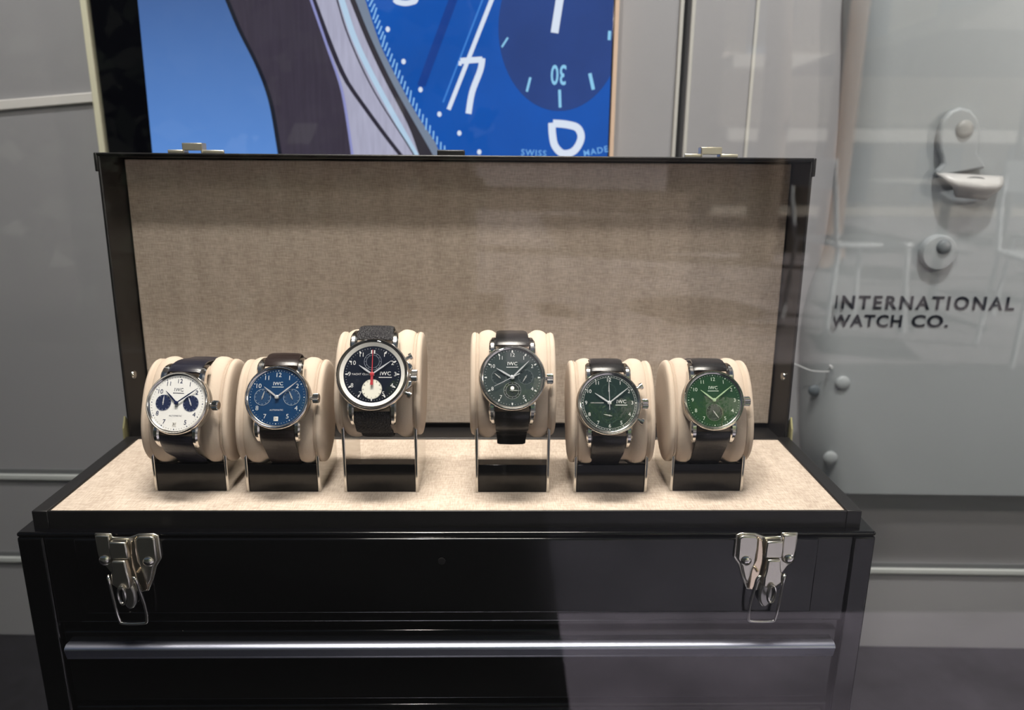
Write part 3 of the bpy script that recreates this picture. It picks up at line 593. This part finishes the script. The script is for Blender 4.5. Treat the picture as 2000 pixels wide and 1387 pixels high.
    for n_ in k['nums']:
        a = math.radians(30*n_); rr = rd*k.get('nr', .775)*inner; put_text(b, NUM[n_], cs/.7, T((rr*math.sin(a), rr*math.cos(a), z1)), 0)
    for n_ in range(12):
        if n_ == 0 and k.get('bars12'):
            for q in (-.045, .045): b.box((q-.018)*rd, (q+.018)*rd, rd*.735*inner, rd*.86*inner, z1, z1+.00015)
            continue
        a = math.radians(30*n_); rr = rd*.925*inner
        if k.get('flange') or k.get('batons'): hand(b, a, rd*.04, rd*.04, rd*.055, z1, 'bar', rr*.97*math.sin(a), rr*.97*math.cos(a))
        else: disc(b, rr*math.sin(a), rr*math.cos(a), rd*.020, z1, 10)
    b.build('numerals', mat('print_'+k['id'], k['ink'], .35, k.get('inkm', .3)), r)
    b = MB(); M0 = mat('track_'+k['id'], k.get('track', k['ink']), .4, .1)
    for i in range(60):
        if i % 5: a = 2*PI*i/60; hand(b, a, rd*.014, rd*.014, rd*.008, z1-.0001, 'bar', rd*.925*inner*math.sin(a), rd*.925*inner*math.cos(a))
    if k.get('rail'): ring(b, 0, 0, rd*.955*inner, rd*.006, z1); ring(b, 0, 0, rd*.895*inner, rd*.006, z1)
    lx, ly = k.get('logo', (0, .48)); put_text(b, 'IWC', rd*.17, T((lx*rd, ly*rd, z1)), 0, 1.05)
    b.box((lx-.20)*rd, (lx+.20)*rd, (ly-.125)*rd, (ly-.105)*rd, z1-.0001, z1)
    for (s_, x, y, sz) in k.get('texts', ()): put_text(b, s_, rd*sz, T((x*rd, y*rd, z1)), 0, 1.1)
    b.build('dial_print', M0, r)
    # subdials
    for (x, y, q, col, rim, ha, tick) in k['subs']:
        b = MB(); 
        if col: disc(b, x*rd, y*rd, q*rd, z1-.00004); sd = b.build('subdial', mat('subdial_%d_%d_%d' % col, col, .4, .1), r)
        else: disc(b, x*rd, y*rd, q*rd, z1-.00006); sd = b.build('subdial', dm, r)
        b = MB(); ring(b, x*rd, y*rd, q*rd*.98, rd*.008, z2); 
        if rim > 1: ring(b, x*rd, y*rd, q*rd*.74, rd*.007, z2)
        for i in range(12): a = 2*PI*i/12; hand(b, a, q*rd*.07, q*rd*.07, rd*.008, z2, 'bar', x*rd+q*rd*.86*math.sin(a), y*rd+q*rd*.86*math.cos(a))
        b.build('subdial_scale', mat('subscale_%d_%d_%d' % tick, tick, .4, .1), sd)
        if ha is not None:
            b = MB(); hand(b, ha, q*rd*.80, q*rd*.30, rd*.035, z2+.0001, 'leaf', x*rd, y*rd); disc(b, x*rd, y*rd, rd*.03, z2+.0003, 12)
            b.build('subdial_hand', mat('hand_silver', (226, 226, 224), .2, .6) if not k.get('subink') else mat('subhand_'+k['id'], k['subink'], .3, .3), sd)
    if k.get('date'):
        x, y = k['date']; b = MB(); b.box((x-.075)*rd, (x+.075)*rd, (y-.075)*rd, (y+.075)*rd, z1-.0001, z1); dd = b.build('date_window', mat('date_white', (214, 212, 206), .5), r)
        b = MB(); put_text(b, '31', rd*.13, T((x*rd, y*rd, z2))); b.build('date_number', mat('date_ink', (40, 40, 46), .5), dd)
    if k.get('moon'):
        b = MB(); disc(b, 0, -.36*rd, .065*rd, z2+.0002, 20); b.build('moon_disc', mat('moon_white', (238, 238, 236), .4), r)
    # hands
    hc = mat('hands_'+k['id'], k['hands'], .22, .5); zh = zd+.0008
    b = MB(); hand(b, math.radians(k['h'][0]), rd*k['h'][1], rd*.08, rd*.060, zh); b.build('hour_hand', hc, r)
    b = MB(); hand(b, math.radians(k['m'][0]), rd*k['m'][1], rd*.08, rd*.048, zh+.0003); b.build('minute_hand', hc, r)
    b = MB(); b.lathe([(rd*.065, zh-.0002), (rd*.065, zh+.0008), (rd*.03, zh+.0010)], 20); b.build('hand_hub', hc if not k.get('red') else mat('red_hand', (168, 50, 58), .35), r, smooth=True)
    if k.get('s'):
        a, L, tl = k['s']; b = MB(); hand(b, math.radians(a), rd*L, rd*tl, rd*(.032 if k.get('red') else .024), zh+.0006, 'bar')
        if k.get('red'): b.prism([(-rd*.035, -rd*.05), (rd*.035, -rd*.05), (rd*.045, -rd*.34), (-rd*.045, -rd*.34)], zh+.0006, zh+.0008)
        b.build('seconds_hand', mat('red_hand', (168, 50, 58), .35) if k.get('red') else hc, r)
    # crystal
    b = MB(); rc = R*(.985-bz)-.0002
    b.lathe([(rc, .0098), (rc, .0108), (rc*.92, .0112), (rc*.7, .01165), (rc*.4, .0119), (rc*.01, .0120)], 64, cap=False)
    b.build('crystal', M_crystal, r, smooth=True)
    # strap: runs lug to lug round the cushion; taper towards the back; section swept in the y-z plane
    ea, eb = EA*.93+.0012, EB*.93+.0012; oz = -EB*.93-.0010
    def ell(t, g=0): q = 1+g*math.exp(-((math.degrees(t)-116)/18)**2); return (q*ea*math.sin(t), oz+q*eb*math.cos(t))
    up = [(R*.99, .0052), (R*1.10, .0044), (R*1.26, .0018), (R*1.46, -.0042)]+[(y-dY, z) for y, z in (ell(math.radians(a)) for a in (70, 82, 94, 106, 122, 140, 160, 176))]
    lo = [(-y, z) for y, z in up[:4]]+[(-y-dY, z) for y, z in (ell(math.radians(a), 0 if k.get('flange') else .22) for a in (70, 82, 94, 106, 122, 140, 160, 176))]
    for nm, pth in (('strap_upper', up), ('strap_lower', lo)):
        cp = curvepts([(0, y, z) for y, z in pth], 5); n = len(cp); b = MB(); vs = []
        for i, p in enumerate(cp):
            t_ = i/(n-1); hw = (sw-.0004)*(1-.16*min(1, t_*1.6)); th_ = .0019*(1-.4*min(1, t_*3)) if k.get('pad', 1) else .0012
            tn = (cp[min(i+1, n-1)]-cp[max(i-1, 0)]).normalized(); up_ = Vector((1, 0, 0)).cross(tn).normalized()
            if up_.dot(p-Vector((0, 0, oz))) < 0: up_ = -up_
            vs += [p+Vector((-hw, 0, 0)), p+Vector((-hw, 0, 0))+up_*th_*.5, p+Vector((-hw*.8, 0, 0))+up_*th_, p+Vector((0, 0, 0))+up_*th_*1.15, p+Vector((hw*.8, 0, 0))+up_*th_, p+Vector((hw, 0, 0))+up_*th_*.5, p+Vector((hw, 0, 0))]
        m = 7; fs = [(i*m+j, i*m+(j+1) % m, (i+1)*m+(j+1) % m, (i+1)*m+j) for i in range(n-1) for j in range(m)]+[tuple(range(m)), tuple((n-1)*m+j for j in range(m))]
        b.add(vs, fs); b.build(nm, k['strap'], r, smooth=True, ang=50)
    return r
st_navy = mat('strap_navy_alligator', (30, 30, 42), .30, bump=('brick', 150, .5, (1, 1, 1)))
st_brown = mat('strap_dark_brown_alligator', (36, 27, 26), .30, bump=('brick', 150, .5, (1, 1, 1)))
st_black = mat('strap_black_alligator', (20, 19, 20), .30, bump=('brick', 150, .5, (1, 1, 1)))
st_rub = mat('strap_black_textile', (22, 20, 26), .6, bump=('voronoi', 900, .8, (1, 1, 1)))
WS = [
 dict(id='white', R=.0192, yaw=-6, dial=(226, 226, 224), dmetal=0, drough=.5, ink=(30, 38, 88), track=(60, 64, 84), nums=(12, 1, 2, 4, 5, 7, 8, 10, 11), logo=(0, .47), texts=(('AUTOMATIC', 0, -.45, .075),), hands=(36, 44, 84), h=(-47, .60), m=(53, .90),
      subs=((-.50, 0, .285, (32, 40, 72), 1, 0., (170, 176, 196)), (.50, 0, .285, (32, 40, 72), 1, math.radians(-25), (170, 176, 196))), date=(0, -.75), strap=st_navy, subink=(226, 226, 230)),
 dict(id='blue', R=.0195, dial=(22, 62, 104), ink=(214, 218, 222), nums=(12, 1, 2, 4, 5, 7, 8, 10, 11), logo=(0, .47), texts=(('AUTOMATIC', 0, -.45, .075),), hands=(222, 222, 224), h=(-52, .58), m=(51, .88),
      subs=((-.50, 0, .285, (24, 58, 94), 1, math.radians(15), (180, 196, 212)), (.50, 0, .285, (24, 58, 94), 1, math.radians(-25), (180, 196, 212))), date=(0, -.75), strap=st_brown),
 dict(id='navy', R=.0217, dial=(20, 24, 38), bezel=.045, flange=1, inner=.88, ink=(220, 220, 220), nums=(1, 2, 3, 4, 5, 7, 8, 9, 10, 11), ns=.85, nr=.80, bars12=1, logo=(.40, .02), texts=(('YACHT CLUB', -.36, 0, .085), ), hands=(226, 228, 234), h=(-56, .50), m=(54, .72), s=(0, .76, .10), red=1,
      subs=((0, .40, .27, None, 2, None, (150, 156, 170)), (0, -.46, .315, (222, 220, 208), 1, None, (60, 60, 60))), pushers=1, guards=1, strap=st_rub, pad=0, sw=.0114, cr=.0034),
 dict(id='grey', R=.0199, dial=(62, 72, 72), ink=(224, 226, 226), nums=(12, 1, 2, 4, 5, 7, 8, 10, 11), batons=1, ns=.8, nr=.77, logo=(0, .47), texts=(), hands=(226, 228, 232), h=(-60, .62), m=(45, .80), s=(-117, .68, .28),  # dial grey has a grey-green reflection put into it
      subs=((-.45, .02, .25, (30, 42, 44), 1, math.radians(-50), (120, 130, 132)), (.45, .02, .25, (30, 42, 44), 1, math.radians(-150), (120, 130, 132)), (0, -.44, .29, (24, 30, 34), 2, math.radians(92), (170, 174, 176))), moon=1, strap=st_black),
 dict(id='dark_green', R=.0196, bezel=.04, dial=(28, 48, 42), ink=(222, 224, 222), nums=tuple(range(1, 13)), ns=.80, nr=.80, logo=(.42, .04), texts=(('CHRONOGRAPH', -.42, 0, .055),), hands=(226, 228, 230), h=(-56, .60), m=(52, .90), s=(0, .82, .25),
      subs=((0, .42, .25, None, 1, 0., (60, 86, 78)), (0, -.44, .27, None, 1, math.radians(-78), (60, 86, 78))), pushers=1, rail=1, strap=st_black),
 dict(id='green', R=.0186, bezel=.05, dial=(26, 66, 34), ink=(208, 222, 206), nums=(12, 1, 2, 3, 4, 5, 7, 8, 9, 10, 11), ns=.85, logo=(0, .46), texts=(), hands=(190, 220, 176), h=(-52, .60), m=(52, .88),  # green dial; the tree's reflection is put into its colour too
      subs=((0, -.45, .31, (34, 44, 36), 1, math.radians(145), (110, 130, 110)),), strap=st_black)]
WL = ['steel wristwatch with white dial and two dark blue subdials on black strap', 'steel wristwatch with blue dial, date window and dark brown strap', 'large steel chronograph with navy dial, white lower subdial and red seconds hand',
      'steel wristwatch with grey dial, three dark subdials and white moon disc', 'steel chronograph with plain dark green dial, pushers and black strap', 'smaller steel wristwatch with green dial tinted by the reflected tree and one small seconds subdial']
XO = [-.1625, -.1040, -.0465, .0362, .0945, .1580]; dZ = [0, .001, .0, .0, .0, .001]
DY = [-.0006, .0034, -.0004, -.0020, .0006, .0018]
for k, l, (x, y, z), xw, dY in zip(WS, WL, WB, XO, DY):
    o = make_watch(k, dY); n = Vector((0, -math.cos(TILT), math.sin(TILT)))
    p = Vector((xw, y, z))+n*(EB*.93+.0010)+Vector((0, -math.sin(TILT)*0, 0))+Vector((0, math.sin(TILT), math.cos(TILT)))*dY; o.location = p; o.rotation_euler = (PI/2-TILT, 0, math.radians(k.get('yaw', 0)))
    tag(o, l, 'watch')

# ---------------------------------------------------------------- the street in front of the window (seen mirrored in the pane)
GZ = -.70
b = MB(); b.box(-30, 30, -40, -.34, GZ-.05, GZ); struct(b.build('floor_pavement', mat('pavement', (128, 122, 128), .8, noise=(3.5, .35, (1, 1, 1)))))
for x0_, x1_, y0_, y1_, nm, mt in ((-6, .15, -3.4, -.345, 'shade_tone_paving', mat('paving_shade_tone', (14, 14, 16), .6, noise=(3, .2, (1, 1, 1)))), (.15, 6, -1.55, -.345, 'lit_tone_paving', mat('paving_lit_tone', (132, 126, 142), .8, noise=(5, .35, (1, 1, 1)))), (.15, 6, -3.4, -1.55, 'dim_tone_paving', mat('paving_dim_tone', (26, 26, 36), .8, noise=(4, .3, (1, 1, 1))))):  # shade and sun put into the paving tones that the pane mirrors
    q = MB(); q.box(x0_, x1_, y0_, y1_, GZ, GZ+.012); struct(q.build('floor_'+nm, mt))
GZ += .012
# facade across the street: bands, windows
fac = empty('street_building', (4, -11, GZ)); tag(fac, 'pale rendered building with balcony bands across the street, mirrored in the window', 'building')
b = MB(); b.box(-1.0, 8, -3, 0, 0, 9); b.build('wall', mat('render_pale', (196, 188, 178), .8), fac)
for z in (1.0, 1.9, 3.0, 4.2, 5.6): b = MB(); b.box(-1.0, 8, 0, .5, z, z+.16); b.build('balcony_band', mat('band_white', (226, 224, 220), .7), fac)
for i in range(7):
    for z in (.2, 2.1, 3.3, 4.5): b = MB(); b.box(-.7+i*1.25, -.1+i*1.25, .0, .04, z, z+.75); b.build('window', mat('window_bluegrey', (120, 140, 160), .15), fac)
col = MB(); col.box(-.075, .075, -.075, .075, 0, 4.6); col.box(-.10, .10, -.10, .10, 0, .18); col.box(-.10, .10, -.10, .10, 4.45, 4.6)
o = col.build('stone_column', mat('stone_beige', (214, 176, 150), .8), bevel=.01); o.location = (2.62, -6.2, GZ); tag(o, 'beige stone column across the pavement, mirrored in the window', 'column')
# parasol
pa = empty('parasol', (5.2, -8, GZ)); tag(pa, 'grey square parasol over the cafe tables, mirrored in the window', 'parasol')
b = MB(); hh = 1.75; n = 14
b.add([(-1.9, -1.9, hh), (1.9, -1.9, hh), (1.9, 1.9, hh), (-1.9, 1.9, hh), (0, 0, hh+.75), (0, 0, hh+.71)], [(0, 1, 4), (1, 2, 4), (2, 3, 4), (3, 0, 4), (1, 0, 5), (2, 1, 5), (3, 2, 5), (0, 3, 5)])
b.build('canopy', mat('parasol_grey', (104, 100, 98), .8), pa)
b = MB(); b.cyl((0, 0, 0), (0, 0, hh+.74), .03, 14); b.build('pole', mat('pole_grey', (120, 120, 122), .4, .5), pa, smooth=True)
b = MB(); b.box(-.3, .3, -.3, .3, 0, .06); b.build('base', mat('base_grey', (90, 90, 90), .7), pa)
# cafe table and chairs
def table(x, y, l):
    t_ = empty('cafe_table', (x, y, GZ)); tag(t_, l, 'table')
    b = MB(); b.lathe([(.38, .735), (.385, .742), (.38, .75)], 40); b.build('tabletop', mat('table_pale', (190, 188, 186), .3), t_, smooth=True)
    b = MB(); b.cyl((0, 0, .02), (0, 0, .735), .025, 16); b.build('column', mat('iron_dark', (70, 72, 76), .4, .5), t_, smooth=True)
    for i in range(4):
        a = PI/4+i*PI/2; b = MB(); b.tube([(0, 0, .06), (.16*math.cos(a), .16*math.sin(a), .04), (.28*math.cos(a), .28*math.sin(a), .012)], .014, 8); b.build('leg', mat('iron_dark', (70, 72, 76)), t_, smooth=True)
def chair(x, y, rz, l):
    c = empty('cafe_chair', (x, y, GZ), (0, 0, rz)); tag(c, l, 'chair', 'white cafe chairs outside'); m = mat('chair_white', (226, 230, 236), .4)
    b = MB(); b.box(-.21, .21, -.21, .21, .44, .46); b.build('seat', m, c, bevel=.008)
    for sx in (-1, 1):
        b = MB(); b.tube([(sx*.19, .20, .44), (sx*.20, .24, .66), (sx*.19, .27, .86)], .012, 8); b.build('back_post', m, c, smooth=True)
        for sy in (-1, 1): b = MB(); b.tube([(sx*.19, sy*.19, .44), (sx*.21, sy*.22, .0)], .012, 8); b.build('leg', m, c, smooth=True)
    b = MB(); b.box(-.20, .20, .25, .275, .72, .86); b.build('backrest', m, c, bevel=.006)
table(2.35, -4.2, 'round pale cafe table nearest the window, mirrored beside the cowling'); table(4.1, -5.6, 'round pale cafe table farther out, beyond the nearest chairs')
chair(1.85, -4.15, 1.4, 'white cafe chair left of the nearest cafe table'); chair(2.5, -3.5, -2.9, 'white cafe chair in front of the nearest cafe table')
chair(3.05, -4.2, -1.5, 'white cafe chair right of the nearest cafe table'); chair(3.9, -4.8, -3.0, 'white cafe chair in front of the farther cafe table')
# tree and a hedge added to darken the left of the reflection
def leaves(mb, cx, cy, cz, rx, ry, rz, n, s):
    for _ in range(n):
        while True:
            p = Vector((random.uniform(-1, 1), random.uniform(-1, 1), random.uniform(-1, 1)))
            if .15 < p.length < 1: break
        c = Vector((cx+p.x*rx, cy+p.y*ry, cz+p.z*rz)); a = Vector((random.gauss(0, 1), random.gauss(0, 1), random.gauss(0, 1))).normalized(); q = a.orthogonal().normalized(); w_ = a.cross(q)
        k = s*random.uniform(.6, 1.2); mb.add([c-q*k, c-w_*k*.45, c+q*k, c+w_*k*.45], [(0, 1, 2, 3)])
tr = empty('street_tree', (2.2, -6.6, GZ)); tag(tr, 'leafy green street tree mirrored at the top of the window', 'tree')
b = MB(); b.tube([(0, 0, 0), (.05, 0, 1.2), (-.03, .05, 2.4), (.0, 0, 3.4)], [.14, .11, .09, .06], 12); b.build('trunk', mat('bark', (92, 80, 70), .9), tr, smooth=True)
b = MB()
for cx_, cy_, cz_, r_ in ((0, 0, 3.3, 1.3), (-1.2, .3, 3.5, 1.1), (1.0, -.2, 3.6, 1.1), (.1, .2, 4.5, 1.2), (-1.9, 0, 4.4, 1.0), (-.6, .5, 2.6, .7)): leaves(b, cx_, cy_, cz_, r_, r_, r_*.8, 420, .11)
b.build('crown', mat('leaf_green', (104, 140, 60), .6, noise=(2, .3, (1, 1, 1))), tr)
hd = empty('added_hedge', (-3.6, -2.6, GZ)); tag(hd, 'dark hedge added across the pavement to keep the left reflection dark', 'hedge')
b = MB(); b.box(-4.2, 3.55, -.35, .35, .35, 2.0); b.build('foliage_core', mat('hedge_core', (16, 20, 14), .9), hd)
b = MB()
for _ in range(3500):
    x_, z_ = random.uniform(-4.2, 3.6), random.uniform(.35, 2.05); c = Vector((x_, .36+random.uniform(0, .06), z_)); q = Vector((random.uniform(-1, 1), random.uniform(-.4, .4), random.uniform(-1, 1))).normalized(); w_ = q.cross(Vector((0, 1, 0))).normalized()
    b.add([c-q*.05, c-w_*.03, c+q*.05, c+w_*.03], [(0, 1, 2, 3)])
b.build('leaves', mat('hedge_leaf', (20, 28, 18), .6), hd)
b = MB(); b.box(-4.3, 3.65, -.42, .42, 0, .38); b.build('planter', mat('planter_dark', (34, 34, 36), .6), hd, bevel=.01)
